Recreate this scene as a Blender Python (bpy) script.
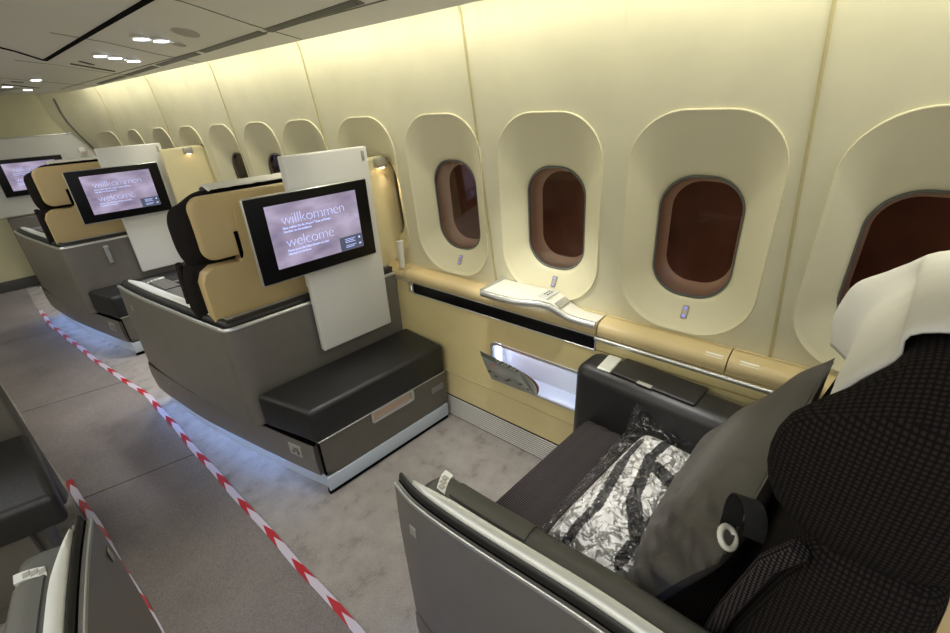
import bpy, bmesh, math, random
from mathutils import Vector, Matrix, noise
random.seed(4)
for o in list(bpy.data.objects): bpy.data.objects.remove(o)
SC = bpy.context.scene
COL = SC.collection
PI = math.pi

# ------------------------------------------------------------------ camera
cam_d = bpy.data.cameras.new('camera'); cam = bpy.data.objects.new('camera', cam_d); COL.objects.link(cam)
cx = Vector((500, 248, -449)).normalized()
up = Vector((-43.6, 908, 449)).normalized(); up = (up - cx * up.dot(cx)).normalized()
cy = up.cross(cx)
# rows of R are the world axes seen from the camera
cam.matrix_world = Matrix(((cx.x, cx.y, cx.z, 0), (cy.x, cy.y, cy.z, 0), (up.x, up.y, up.z, 1.55), (0, 0, 0, 1)))
cam_d.sensor_width = 36; cam_d.lens = 449 / 950 * 36; cam_d.clip_start = .02; cam_d.clip_end = 60
SC.camera = cam
# ------------------------------------------------------------------ world and exposure
w = bpy.data.worlds.new('world'); SC.world = w; w.use_nodes = True
w.node_tree.nodes['Background'].inputs[0].default_value = (.9, .92, 1, 1)
w.node_tree.nodes['Background'].inputs[1].default_value = .8
SC.view_settings.view_transform = 'Standard'; SC.view_settings.look = 'None'
SC.view_settings.exposure = 0.0; SC.view_settings.gamma = 1; SC.view_settings.use_curve_mapping = False

ANG = math.atan2(.092, .9958)
WF = Matrix.Rotation(ANG, 4, 'Z')            # wall frame: x = distance across, y = along the wall

def area(name, loc, rot, sx, sy, power, col, spread=PI):
    l = bpy.data.lights.new(name, 'AREA'); l.shape = 'RECTANGLE'; l.size = sx; l.size_y = sy
    l.energy = power; l.color = col; l.spread = spread
    o = bpy.data.objects.new(name, l); COL.objects.link(o); o.location = loc; o.rotation_euler = rot
    return o
def spot(name, loc, aim, power, col, deg=60, blend=.5, r=.02):
    l = bpy.data.lights.new(name, 'SPOT'); l.energy = power; l.color = col; l.spot_size = math.radians(deg)
    l.spot_blend = blend; l.shadow_soft_size = r
    o = bpy.data.objects.new(name, l); COL.objects.link(o); o.location = loc
    o.rotation_euler = (Vector(aim) - Vector(loc)).to_track_quat('-Z', 'Y').to_euler()
    return o
# cove light washing down the window wall (hidden behind the ceiling edge)
COVE = (1, .965, .82)
for s0 in (-1.0, 0.75, 2.5, 4.25):
    c = WF @ Vector((1.29, s0 + .87 - .0, 1.87 - .012 * s0))
    o = area('cove_light', c, (0, 0, 0), .04, 1.72, 5.4, COVE)
    o.rotation_euler = (Matrix.Rotation(ANG, 3, 'Z') @ Matrix.Rotation(math.radians(14), 3, 'Y')).to_euler()
# the same cove on the other side of the cabin, out of the picture
for s0 in (-1.0, 0.75, 2.5, 4.25):
    o = area('cove_light_left', (-1.6 - .12 * s0, s0 + .8, 1.84), (0, math.radians(-15), .1), .05, 1.7, 9, COVE)
# added fill lights under the ceiling, with no fixture, to lift the ambient light
area('ceiling_fill', (-.55, .6, 1.98), (0, 0, 0), .5, 2.6, 13, (.96, .97, 1))
area('ceiling_fill', (-.6, 3.9, 1.86), (0, 0, 0), .4, 1.8, 9, (.96, .97, 1))

# reading light over the near seat
spot('reading_light_beam', (.93, .60, 1.77), (.92, .36, .5), 52, (1, .98, .94), 36, .6, .02)
spot('reading_light_beam', (1.0, 1.05, 1.78), (1.32, .95, .4), 26, (1, .98, .92), 46, .7, .02)
spot('reading_light_beam', (.62, 1.3, 1.84), (.62, 1.05, 0), 34, (.97, .97, 1), 58, .7, .03)

# ------------------------------------------------------------------ materials
def lin(c):
    return tuple((v / 255 / 12.92) if v / 255 <= .04045 else ((v / 255 + .055) / 1.055) ** 2.4 for v in c) + (1,)
def mat(name, rgb, rough=.5, metal=0, var=0, vscale=6, bump=0, bscale=60, spec=.5, coat=0, emit=None, estr=0):
    m = bpy.data.materials.new(name); m.use_nodes = True
    nt = m.node_tree; b = nt.nodes['Principled BSDF']
    b.inputs['Base Color'].default_value = lin(rgb); b.inputs['Roughness'].default_value = rough
    b.inputs['Metallic'].default_value = metal; b.inputs['Specular IOR Level'].default_value = spec
    b.inputs['Coat Weight'].default_value = coat
    tc = nt.nodes.new('ShaderNodeTexCoord')
    if var:
        n = nt.nodes.new('ShaderNodeTexNoise'); n.inputs['Scale'].default_value = vscale; n.inputs['Detail'].default_value = 5
        nt.links.new(tc.outputs['Object'], n.inputs['Vector'])
        r = nt.nodes.new('ShaderNodeValToRGB'); l = lin(rgb)
        r.color_ramp.elements[0].position = .3; r.color_ramp.elements[1].position = .7
        r.color_ramp.elements[0].color = tuple(v * (1 - var) for v in l[:3]) + (1,)
        r.color_ramp.elements[1].color = tuple(min(1, v * (1 + var)) for v in l[:3]) + (1,)
        nt.links.new(n.outputs['Fac'], r.inputs[0]); nt.links.new(r.outputs[0], b.inputs['Base Color'])
    if bump:
        n2 = nt.nodes.new('ShaderNodeTexNoise'); n2.inputs['Scale'].default_value = bscale; n2.inputs['Detail'].default_value = 3
        nt.links.new(tc.outputs['Object'], n2.inputs['Vector'])
        bp = nt.nodes.new('ShaderNodeBump'); bp.inputs['Strength'].default_value = bump; bp.inputs['Distance'].default_value = .01
        nt.links.new(n2.outputs['Fac'], bp.inputs['Height']); nt.links.new(bp.outputs[0], b.inputs['Normal'])
    if emit:
        b.inputs['Emission Color'].default_value = lin(emit); b.inputs['Emission Strength'].default_value = estr
    return m
M = {}
M['wall'] = mat('wall_cream', (222, 217, 186), .55, var=.05, vscale=5, bump=.06, bscale=18)
M['bezel'] = mat('bezel_cream', (224, 218, 184), .42, var=.01)
M['seam'] = mat('seam_tan', (188, 178, 132), .6)
M['ceil'] = mat('ceiling_panel', (232, 231, 224), .4, var=.02, vscale=3)
M['ceil2'] = mat('speaker_grille', (180, 178, 168), .6)
M['black'] = mat('black_gap', (4, 4, 5), .8, spec=.05)
M['vent'] = mat('vent_grey', (110, 108, 98), .5)
M['khaki'] = mat('khaki_laminate', (222, 206, 150), .42, var=.03, vscale=9)
M['tan'] = mat('tan_leather', (210, 190, 142), .45, var=.03, bump=.08, bscale=220)
M['cream'] = mat('cream_laminate', (230, 219, 176), .42, var=.02)
M['beigeshell'] = mat('beige_shell', (196, 173, 124), .4, var=.03, bump=.05, bscale=150)
M['taupe'] = mat('taupe_lacquer', (126, 122, 116), .42, metal=.35, var=.04, vscale=14)
M['taupe2'] = mat('taupe_rear_panel', (104, 100, 92), .55, metal=.2, var=.04, vscale=14)
M['kick'] = mat('blue_grey_kick', (196, 206, 216), .4, metal=.1)
M['leather'] = mat('black_leather', (31, 31, 31), .42, var=.05, bump=.12, bscale=180)
M['pad'] = mat('grey_soft_pad', (84, 84, 80), .45, var=.03, bump=.05, bscale=200)
M['padd'] = mat('dark_soft_pad', (33, 33, 33), .42, var=.03, bump=.05, bscale=200)
M['silver'] = mat('brushed_silver', (205, 207, 205), .32, metal=.75, var=.03, vscale=30)
M['silverm'] = mat('satin_silver', (226, 228, 222), .4, metal=.35)
M['white'] = mat('white_panel', (222, 222, 218), .35, var=.01)
M['whitep'] = mat('white_plastic', (228, 226, 214), .32)
M['bezelblack'] = mat('screen_bezel', (7, 7, 8), .35, spec=.25)
M['cloth'] = mat('white_cloth', (225, 224, 216), .8, bump=.25, bscale=14)
M['gasket'] = mat('window_gasket', (120, 122, 116), .35, metal=.4)
M['reveal'] = mat('window_reveal', (236, 204, 178), .5, var=.05)
M['outer'] = mat('dark_outer_pane', (104, 66, 50), .2, var=.35, vscale=4, spec=.25)
M['grill'] = mat('grill_silver', (226, 225, 214), .4)
M['pocket'] = mat('pocket_interior', (230, 232, 236), .4)
M['peach'] = mat('peach_recess', (200, 170, 150), .4)
M['text'] = mat('grey_print', (70, 68, 64), .5)
M['pillow'] = mat('grey_pillow_cover', (74, 71, 67), .62, var=.04, bump=.1, bscale=9)
M['strap'] = mat('black_strap', (6, 6, 7), .8)
M['tapew'] = mat('tape_white', (215, 205, 215), .3)
M['paper'] = mat('magazine_pages', (215, 215, 205), .5)
M['plate'] = mat('plate_grey', (170, 168, 160), .35, metal=.3)
M['redink'] = mat('brown_ink', (160, 110, 80), .5)
M['bulk'] = mat('bulkhead_khaki', (204, 200, 164), .5, var=.03)
M['ledblue'] = mat('led_strip', (200, 215, 255), .5, emit=(140, 178, 255), estr=20)
M['ledwhite'] = mat('led_strip_white', (230, 235, 255), .5, emit=(205, 220, 255), estr=5)
M['lampwarm'] = mat('lamp_warm', (255, 240, 200), .5, emit=(255, 220, 170), estr=12)
M['lampcool'] = mat('lamp_cool', (255, 255, 255), .5, emit=(235, 238, 255), estr=9)
M['dotblue'] = mat('switch_glow', (150, 150, 255), .5, emit=(130, 120, 255), estr=.9)
M['glyph'] = mat('screen_letters', (200, 210, 255), .5, emit=(176, 192, 255), estr=1.0)
M['card'] = mat('screen_card', (60, 66, 90), .5, emit=(78, 84, 104), estr=.7)

def fabric(name, a, b_, k, flat):
    """small woven dots; flat = seen from above, otherwise on upright faces"""
    m = bpy.data.materials.new(name); m.use_nodes = True; nt = m.node_tree; b = nt.nodes['Principled BSDF']
    tc = nt.nodes.new('ShaderNodeTexCoord'); sp = nt.nodes.new('ShaderNodeSeparateXYZ'); nt.links.new(tc.outputs['Object'], sp.inputs[0])
    def mt(op, p, q=None):
        n = nt.nodes.new('ShaderNodeMath'); n.operation = op
        for i, v in enumerate((p, q)):
            if v is None: continue
            if isinstance(v, (int, float)): n.inputs[i].default_value = v
            else: nt.links.new(v, n.inputs[i])
        return n.outputs[0]
    X, Y, Z = sp.outputs
    ge = nt.nodes.new('ShaderNodeSeparateXYZ'); nt.links.new(tc.outputs['Normal'], ge.inputs[0])
    ax, ay, az = (mt('ABSOLUTE', o) for o in ge.outputs)
    def pick(c, p, q): return mt('ADD', mt('MULTIPLY', c, p), mt('MULTIPLY', mt('SUBTRACT', 1, c), q))
    top = mt('GREATER_THAN', az, .78); side = mt('GREATER_THAN', ax, ay)
    u = pick(top, X, pick(side, Y, X)); v = pick(top, Y, Z)
    f = mt('MULTIPLY', mt('SINE', mt('MULTIPLY', u, k)), mt('SINE', mt('MULTIPLY', v, k)))
    f = mt('ABSOLUTE', f)
    r = nt.nodes.new('ShaderNodeValToRGB'); r.color_ramp.elements[0].position = .25; r.color_ramp.elements[1].position = .75
    r.color_ramp.elements[0].color = lin(a); r.color_ramp.elements[1].color = lin(b_)
    nt.links.new(f, r.inputs[0]); nt.links.new(r.outputs[0], b.inputs['Base Color'])
    bp = nt.nodes.new('ShaderNodeBump'); bp.inputs['Strength'].default_value = .5; bp.inputs['Distance'].default_value = .002
    nt.links.new(f, bp.inputs['Height']); nt.links.new(bp.outputs[0], b.inputs['Normal'])
    b.inputs['Roughness'].default_value = .95; b.inputs['Specular IOR Level'].default_value = .1
    return m
M['fabric'] = fabric('dotted_seat_fabric', (24, 21, 22), (74, 68, 68), PI / .006, True)
M['fabrich'] = fabric('checked_headrest_fabric', (23, 21, 21), (45, 40, 38), PI / .0065, False)

def carpet(name, a, b_, stain, sscale, bstr):
    m = mat(name, a, .95, spec=.1); nt = m.node_tree; b = nt.nodes['Principled BSDF']
    tc = nt.nodes.new('ShaderNodeTexCoord')
    n = nt.nodes.new('ShaderNodeTexNoise'); n.inputs['Scale'].default_value = sscale; n.inputs['Detail'].default_value = 6; n.inputs['Roughness'].default_value = .6
    n2 = nt.nodes.new('ShaderNodeTexNoise'); n2.inputs['Scale'].default_value = 260; n2.inputs['Detail'].default_value = 2
    r = nt.nodes.new('ShaderNodeValToRGB'); e = r.color_ramp.elements
    e[0].position = .28; e[0].color = lin(stain); e[1].position = .44; e[1].color = lin(a); e.new(.75).color = lin(b_)
    mx = nt.nodes.new('ShaderNodeMix'); mx.data_type = 'RGBA'; mx.blend_type = 'OVERLAY'; mx.inputs[0].default_value = .55
    for q in (n, n2): nt.links.new(tc.outputs['Object'], q.inputs['Vector'])
    nt.links.new(n.outputs['Fac'], r.inputs[0]); nt.links.new(r.outputs[0], mx.inputs[6]); nt.links.new(n2.outputs['Fac'], mx.inputs[7])
    nt.links.new(mx.outputs[2], b.inputs['Base Color'])
    bp = nt.nodes.new('ShaderNodeBump'); bp.inputs['Strength'].default_value = bstr; bp.inputs['Distance'].default_value = .004
    nt.links.new(n2.outputs['Fac'], bp.inputs['Height']); nt.links.new(bp.outputs[0], b.inputs['Normal'])
    return m
M['carpet'] = carpet('light_carpet', (148, 142, 136), (163, 157, 150), (122, 116, 111), 11, .7)
M['runner'] = carpet('runner_carpet', (122, 115, 111), (132, 125, 120), (114, 107, 103), 3, .3)

def glass(name, col, refl, rough=.03):
    m = bpy.data.materials.new(name); m.use_nodes = True; nt = m.node_tree
    for n in list(nt.nodes):
        if n.type == 'BSDF_PRINCIPLED': nt.nodes.remove(n)
    out = nt.nodes['Material Output']
    t = nt.nodes.new('ShaderNodeBsdfTransparent'); t.inputs[0].default_value = col
    g = nt.nodes.new('ShaderNodeBsdfGlossy'); g.inputs['Roughness'].default_value = rough
    f = nt.nodes.new('ShaderNodeFresnel'); f.inputs[0].default_value = refl
    mx = nt.nodes.new('ShaderNodeMixShader')
    nt.links.new(f.outputs[0], mx.inputs[0]); nt.links.new(t.outputs[0], mx.inputs[1]); nt.links.new(g.outputs[0], mx.inputs[2])
    nt.links.new(mx.outputs[0], out.inputs[0])
    return m, nt, g, f
M['pane'] = glass('inner_pane', (.93, .9, .88, 1), 1.33)[0]
mm, nt, g, f = glass('crinkled_film', (.97, .97, .97, 1), 1.5, .26)
tc = nt.nodes.new('ShaderNodeTexCoord'); n = nt.nodes.new('ShaderNodeTexNoise'); n.inputs['Scale'].default_value = 15
n.inputs['Detail'].default_value = 2; n.inputs['Distortion'].default_value = 2.0
bp = nt.nodes.new('ShaderNodeBump'); bp.inputs['Strength'].default_value = 1; bp.inputs['Distance'].default_value = .05
nt.links.new(tc.outputs['Object'], n.inputs['Vector']); nt.links.new(n.outputs['Fac'], bp.inputs['Height'])
nt.links.new(bp.outputs[0], g.inputs['Normal']); nt.links.new(bp.outputs[0], f.inputs['Normal'])
M['film'] = mm

def screen_mat():
    m = bpy.data.materials.new('screen_picture'); m.use_nodes = True; nt = m.node_tree; b = nt.nodes['Principled BSDF']
    tc = nt.nodes.new('ShaderNodeTexCoord'); mp = nt.nodes.new('ShaderNodeMapping'); mp.inputs['Scale'].default_value = (4, 1, 8)
    n = nt.nodes.new('ShaderNodeTexNoise'); n.inputs['Scale'].default_value = 1.6; n.inputs['Detail'].default_value = 4
    r = nt.nodes.new('ShaderNodeValToRGB'); e = r.color_ramp.elements
    e[0].position = .3; e[0].color = lin((118, 108, 136)); e[1].position = .7; e[1].color = lin((190, 178, 208)); e.new(.5).color = lin((156, 144, 168))
    nt.links.new(tc.outputs['Object'], mp.inputs[0]); nt.links.new(mp.outputs[0], n.inputs['Vector'])
    nt.links.new(n.outputs['Fac'], r.inputs[0]); nt.links.new(r.outputs[0], b.inputs['Emission Color'])
    b.inputs['Emission Strength'].default_value = 1.0; b.inputs['Base Color'].default_value = (.01, .01, .01, 1); b.inputs['Roughness'].default_value = .2
    return m
M['screen'] = screen_mat()
def attr_mat(name, rough):
    m = mat(name, (200, 200, 200), rough); nt = m.node_tree
    a = nt.nodes.new('ShaderNodeVertexColor'); a.layer_name = 'print'
    nt.links.new(a.outputs[0], nt.nodes['Principled BSDF'].inputs['Base Color']); return m
M['print'] = attr_mat('printed_blanket', .8)
M['cover'] = attr_mat('magazine_cover', .3)
def chevron_mat():      # red and white barrier tape, stripes along the object's own V attribute
    m = mat('barrier_tape_print', (215, 205, 215), .3); nt = m.node_tree
    uv = nt.nodes.new('ShaderNodeUVMap'); uv.uv_map = 'UVMap'
    sp = nt.nodes.new('ShaderNodeSeparateXYZ'); nt.links.new(uv.outputs[0], sp.inputs[0])
    def mt(op, a, b2=None):
        q = nt.nodes.new('ShaderNodeMath'); q.operation = op
        for i, v in enumerate((a, b2)):
            if v is None: continue
            if isinstance(v, (int, float)): q.inputs[i].default_value = v
            else: nt.links.new(v, q.inputs[i])
        return q.outputs[0]
    k = mt('ABSOLUTE', mt('SUBTRACT', sp.outputs[0], .5))
    v = mt('FRACT', mt('ADD', mt('MULTIPLY', sp.outputs[1], 1 / .23), mt('MULTIPLY', k, .55)))
    c = mt('LESS_THAN', v, .40)
    mx = nt.nodes.new('ShaderNodeMix'); mx.data_type = 'RGBA'
    mx.inputs[6].default_value = lin((192, 184, 196)); mx.inputs[7].default_value = lin((170, 40, 48))
    nt.links.new(c, mx.inputs[0]); nt.links.new(mx.outputs[2], nt.nodes['Principled BSDF'].inputs['Base Color'])
    return m
M['tape'] = chevron_mat()

# ------------------------------------------------------------------ helpers
def tag(o, label=None, cat=None, group=None, kind=None):
    if label: o['label'] = label
    if cat: o['category'] = cat
    if group: o['group'] = group
    if kind: o['kind'] = kind
    return o
def thing(name, loc, label, cat, group=None, rz=0):
    o = bpy.data.objects.new(name, None); COL.objects.link(o); o.empty_display_size = .05
    o.location = loc; o.rotation_euler.z = rz
    return tag(o, label, cat, group)
class MB:
    """collects shapes given in world coordinates (through frame F) into one mesh"""
    def __init__(s, F=None): s.bm = bmesh.new(); s.F = F or Matrix()
    def _new(s, fn, X=None):
        b = bmesh.new(); fn(b)
        T = s.F @ (X or Matrix())
        b.transform(T)
        me = bpy.data.meshes.new('t'); b.to_mesh(me); b.free(); s.bm.from_mesh(me); bpy.data.meshes.remove(me)
        return s
    def box(s, c, d, bev=0, seg=3, rot=None):
        def fn(b):
            bmesh.ops.create_cube(b, size=1, matrix=Matrix.Diagonal((d[0], d[1], d[2], 1)))
            if bev: bmesh.ops.bevel(b, geom=b.edges[:], offset=min(bev, min(d) * .49), segments=seg, profile=.5, affect='EDGES')
        X = Matrix.Translation(c)
        if rot: X = X @ rot.to_4x4()
        return s._new(fn, X)
    def cyl(s, p0, p1, r0, r1=None, seg=20):
        p0 = Vector(p0); p1 = Vector(p1); r1 = r0 if r1 is None else r1
        def fn(b): bmesh.ops.create_cone(b, cap_ends=True, segments=seg, radius1=r0, radius2=r1, depth=(p1 - p0).length)
        return s._new(fn, Matrix.Translation((p0 + p1) / 2) @ (p1 - p0).to_track_quat('Z', 'Y').to_matrix().to_4x4())
    def prism(s, poly, z0, z1, bev=0):
        def fn(b):
            lo = [b.verts.new((x, y, z0)) for x, y in poly]; hi = [b.verts.new((x, y, z1)) for x, y in poly]
            n = len(poly); b.faces.new(lo[::-1]); b.faces.new(hi)
            for i in range(n): b.faces.new((lo[i], lo[(i + 1) % n], hi[(i + 1) % n], hi[i]))
            bmesh.ops.recalc_face_normals(b, faces=b.faces[:])
            if bev: bmesh.ops.bevel(b, geom=b.edges[:], offset=bev, segments=2, profile=.5, affect='EDGES', clamp_overlap=True)
        return s._new(fn)
    def loft(s, loops, closed=True, cap0=False, cap1=False, wrap=False):
        def fn(b):
            V = [[b.verts.new(p) for p in L] for L in loops]; n = len(loops[0])
            m = len(V)
            for i in range(m if wrap else m - 1):
                A, B = V[i], V[(i + 1) % m]
                for j in range(n if closed else n - 1):
                    k = (j + 1) % n
                    try: b.faces.new((A[j], A[k], B[k], B[j]))
                    except ValueError: pass
            if cap0: b.faces.new(V[0][::-1])
            if cap1: b.faces.new(V[-1])
            bmesh.ops.recalc_face_normals(b, faces=b.faces[:])
        return s._new(fn)
    def tube(s, pts, r, seg=10, closed=False):
        P = [Vector(p) for p in pts]; loops = []; n = len(P)
        for i, p in enumerate(P):
            a = P[(i - 1) % n] if closed or i > 0 else P[0]; c = P[(i + 1) % n] if closed or i < n - 1 else P[-1]
            q = (c - a).to_track_quat('Z', 'Y'); rr = r[i] if isinstance(r, (list, tuple)) else r
            loops.append([p + q @ Vector((rr * math.cos(t * 2 * PI / seg), rr * math.sin(t * 2 * PI / seg), 0)) for t in range(seg)])
        return s.loft(loops, cap0=not closed, cap1=not closed, wrap=closed)
    def build(s, name, m, parent=None, sharp=35, sub=0):
        inv = Matrix()
        if parent is not None:
            inv = (Matrix.Translation(WORLD[parent.name][0]) @ Matrix.Rotation(WORLD[parent.name][1], 4, 'Z')).inverted() if parent.name in WORLD else Matrix()
        s.bm.transform(inv)
        bmesh.ops.remove_doubles(s.bm, verts=s.bm.verts[:], dist=1e-6)
        me = bpy.data.meshes.new(name); s.bm.to_mesh(me); s.bm.free()
        me.materials.append(m)
        me.polygons.foreach_set('use_smooth', [True] * len(me.polygons)); me.set_sharp_from_angle(angle=math.radians(sharp))
        o = bpy.data.objects.new(name, me); COL.objects.link(o)
        if parent is not None:
            o.parent = parent
            WORLD[o.name] = WORLD.get(parent.name, (Vector(), 0))
        if sub:
            sm = o.modifiers.new('smooth', 'SUBSURF'); sm.levels = sub; sm.render_levels = sub
        return o
WORLD = {}
def root(name, loc, label, cat, group=None, rz=0):
    o = thing(name, loc, label, cat, group, rz); WORLD[o.name] = (Vector(loc), rz); return o
def struct(mb, name, m, sharp=35): return tag(mb.build(name, m, None, sharp), kind='structure')
def copy_tree(o, parent=None):
    c = o.copy(); COL.objects.link(c); c.parent = parent
    for ch in list(o.children): copy_tree(ch, c)
    return c
def clone(o, dx, dy, label, drz=0):
    c = copy_tree(o); c.location = o.location + Vector((dx, dy, 0)); c.rotation_euler.z += drz; c['label'] = label
    return c
def rr(w, h, r, k=10, r2=None):
    """rounded rectangle outline, counter clockwise; r top radius, r2 bottom radius"""
    r2 = r if r2 is None else r2; P = []
    for (sx, sy, a0, q) in ((1, 1, 0, r), (-1, 1, 90, r), (-1, -1, 180, r2), (1, -1, 270, r2)):
        for i in range(k + 1):
            a = math.radians(a0 + 90 * i / k)
            P.append((sx * (w / 2 - q) + q * math.cos(a), sy * (h / 2 - q) + q * math.sin(a)))
    return P
def rect_match(P, x0, x1, y0, y1):
    """points of a rectangle boundary matching outline P (4 equal groups with corners in the middle of each)"""
    n = len(P) // 4; out = []
    for g, (X, Y) in enumerate(((x1, y1), (x0, y1), (x0, y0), (x1, y0))):
        for i in range(n):
            px, py = P[g * n + i]; t = i / (n - 1) - .5
            q = [X, Y]
            if abs(t) < 1e-6: out.append((X, Y)); continue
            first = t < 0
            vert_first = g in (0, 2)          # groups 1 and 3 start on the horizontal side
            if (first and vert_first) or (not first and not vert_first): y = py + (Y - py) * (1 - 2 * abs(t)) ; out.append((X, y))
            else: x = px + (X - px) * (1 - 2 * abs(t)); out.append((x, Y))
    return out
def lerp(a, b, t): return a + (b - a) * t
def smooth(t): t = max(0, min(1, t)); return t * t * (3 - 2 * t)
def supe(w, h, e, k=32):
    P = []
    for i in range(k):
        a = 2 * PI * i / k; c, s_ = math.cos(a), math.sin(a)
        P.append((w / 2 * math.copysign(abs(c) ** (2 / e), c), h / 2 * math.copysign(abs(s_) ** (2 / e), s_)))
    return P
def text_mesh(name, body, size, m, parent, origin, thin=0, depth=.0006):
    """text standing in the XZ plane facing -Y"""
    cu = bpy.data.curves.new('t', 'FONT'); cu.body = body; cu.size = size; cu.offset = thin; cu.extrude = depth
    cu.space_character = .92
    t = bpy.data.objects.new('t', cu); COL.objects.link(t)
    dg = bpy.context.evaluated_depsgraph_get(); me = bpy.data.meshes.new_from_object(t.evaluated_get(dg))
    bpy.data.objects.remove(t)
    me.transform(Matrix.Rotation(PI / 2, 4, 'X')); me.materials.clear(); me.materials.append(m)
    o = bpy.data.objects.new(name, me); COL.objects.link(o); o.parent = parent
    wl = WORLD[parent.name]; inv = (Matrix.Translation(wl[0]) @ Matrix.Rotation(wl[1], 4, 'Z')).inverted()
    me.transform(inv @ Matrix.Translation(origin)); return o

# ------------------------------------------------------------------ wall geometry
def zd(s): return -.11 * max(0, min(1.3, (s - 1.3) / 4.6)) ** 1.2
def wn(s, z):
    n = 1.465 - (z - .775) * .070
    if z > 1.79: n -= (z - 1.79) ** 1.5 * 1.2
    if s > 5.45: n -= (s - 5.45) ** 2 * (.14 + .5 * smooth((z - 1.1) / .6))
    return n
def WP(s, zeta, depth=0):          # depth > 0 goes outboard
    z = zeta + zd(s)
    return (wn(s, zeta) + depth, s, z)
S = [-.69, -.168, .345, .848, 1.347, 1.84, 2.355, 2.82, 3.33, 3.86, 4.43, 5.08, 5.74]
ZB, HB, WB = 1.142, .69, .418
cells = [-1.0] + [(S[i] + S[i + 1]) / 2 for i in range(len(S) - 1)] + [6.35]
wall = MB(WF)
outl = rr(WB, HB, .155, 12, .17)
for i, s0 in enumerate(S):
    def P3(pt): return WP(pt[0], pt[1])
    A = [(s0 + x, ZB + y) for x, y in outl]
    Bq = rect_match(A, cells[i], cells[i + 1], .66, 2.0)
    loops = [[P3((lerp(a[0], b[0], t), lerp(a[1], b[1], t))) for a, b in zip(A, Bq)] for t in [k / 8 for k in range(9)]]
    wall.loft(loops)
bmesh.ops.remove_doubles(wall.bm, verts=wall.bm.verts[:], dist=.0008)
struct(wall, 'wall_right', M['wall'], 60)
# rest of the wall behind the camera
b = MB(WF); b.loft([[WP(s, z) for z in [.66 + .134 * k for k in range(11)]] for s in (-2.6, -1.8, -1.0)], closed=False)
struct(b, 'wall_right', M['wall'], 60)
# seams between panels
for k, s0 in enumerate((-.98, .065, 1.105, 2.11, 3.08, 4.16, 5.45)):
    b = MB(WF); zs = [.78 + 1.2 * q / 24 for q in range(25)]
    tilt = lambda z: s0 + (z - .78) * .07
    L = []
    for z in zs:
        s_ = tilt(z); hw = .004
        L.append([WP(s_ - hw, z, .001), WP(s_ - hw, z, -.0035), WP(s_ - hw * .3, z, -.0045), WP(s_ + .3 * hw, z, -.0045), WP(s_ + hw, z, -.0035), WP(s_ + hw, z, .001)])
    b.loft(L); struct(b, 'trim_%d' % (k + 1), M['seam'])

def bowl(s0, x, y, dep): return WP(s0 + x, ZB + y, dep)
inner = rr(.245, .402, .105, 12, .105)
for i, s0 in enumerate(S):
    e = bpy.data.objects.new('window_%d' % (i + 1), None); COL.objects.link(e); e['kind'] = 'structure'
    base = WF @ Vector(WP(s0, ZB)); e.location = base; WORLD[e.name] = (base, 0)
    b = MB(WF); L = []
    prof = [(0, .003), (0, -.004), (.012, -.0065), (.03, -.0055), (.06, -.002), (.18, .004), (.32, .013), (.48, .023), (.64, .033), (.78, .042), (.88, .048), (.95, .054), (1, .064)]
    for t, dep in prof:
        L.append([bowl(s0, lerp(a[0], c[0], t), lerp(a[1], c[1] - .040, t), dep) for a, c in zip(outl, inner)])
    b.loft(L); b.build('bezel', M['bezel'], e, 70)
    b = MB(WF); L = []
    for sc, dep in ((1.0, .060), (.965, .060), (.955, .066), (.965, .07), (1.0, .07)):
        L.append([bowl(s0, c[0] * sc, c[1] * sc - .040, dep) for c in inner])
    b.loft(L, wrap=True); b.build('gasket', M['gasket'], e, 70)
    b = MB(WF); L = []
    for sc, dep in ((.985, .068), (.96, .10), (.93, .128), (.86, .137), (.84, .141)):
        L.append([bowl(s0, c[0] * sc, c[1] * sc - .040, dep) for c in inner])
    b.loft(L); b.build('reveal', M['reveal'], e, 60)
    b = MB(WF); L = [[bowl(s0, c[0] * .86, c[1] * .86 - .040, .139) for c in inner], [bowl(s0, c[0] * .86, c[1] * .86 - .040, .145) for c in inner]]
    b.loft(L, cap0=True, cap1=True); b.build('outer_pane', M['outer'], e)
    b = MB(WF); L = [[bowl(s0, c[0] * .975, c[1] * .975 - .040, .072) for c in inner], [bowl(s0, c[0] * .975, c[1] * .975 - .040, .075) for c in inner]]
    b.loft(L, cap0=True, cap1=True); b.build('pane', M['pane'], e)
    # small shade switch under the pane
    b = MB(WF); c = Vector(bowl(s0, -.012, -.284, .029)); rot = Matrix.Rotation(math.radians(24), 3, 'Y')
    b.box(c, (.010, .021, .046), .004, rot=rot); sw = b.build('shade_switch', M['plate'], e)
    b = MB(WF)
    for dz in (-.014, .014): b.box(c + rot @ Vector((-.0055, 0, dz)), (.002, .008, .006), .001, rot=rot)
    b.build('indicator_light', M['dotblue'], sw)

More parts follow.
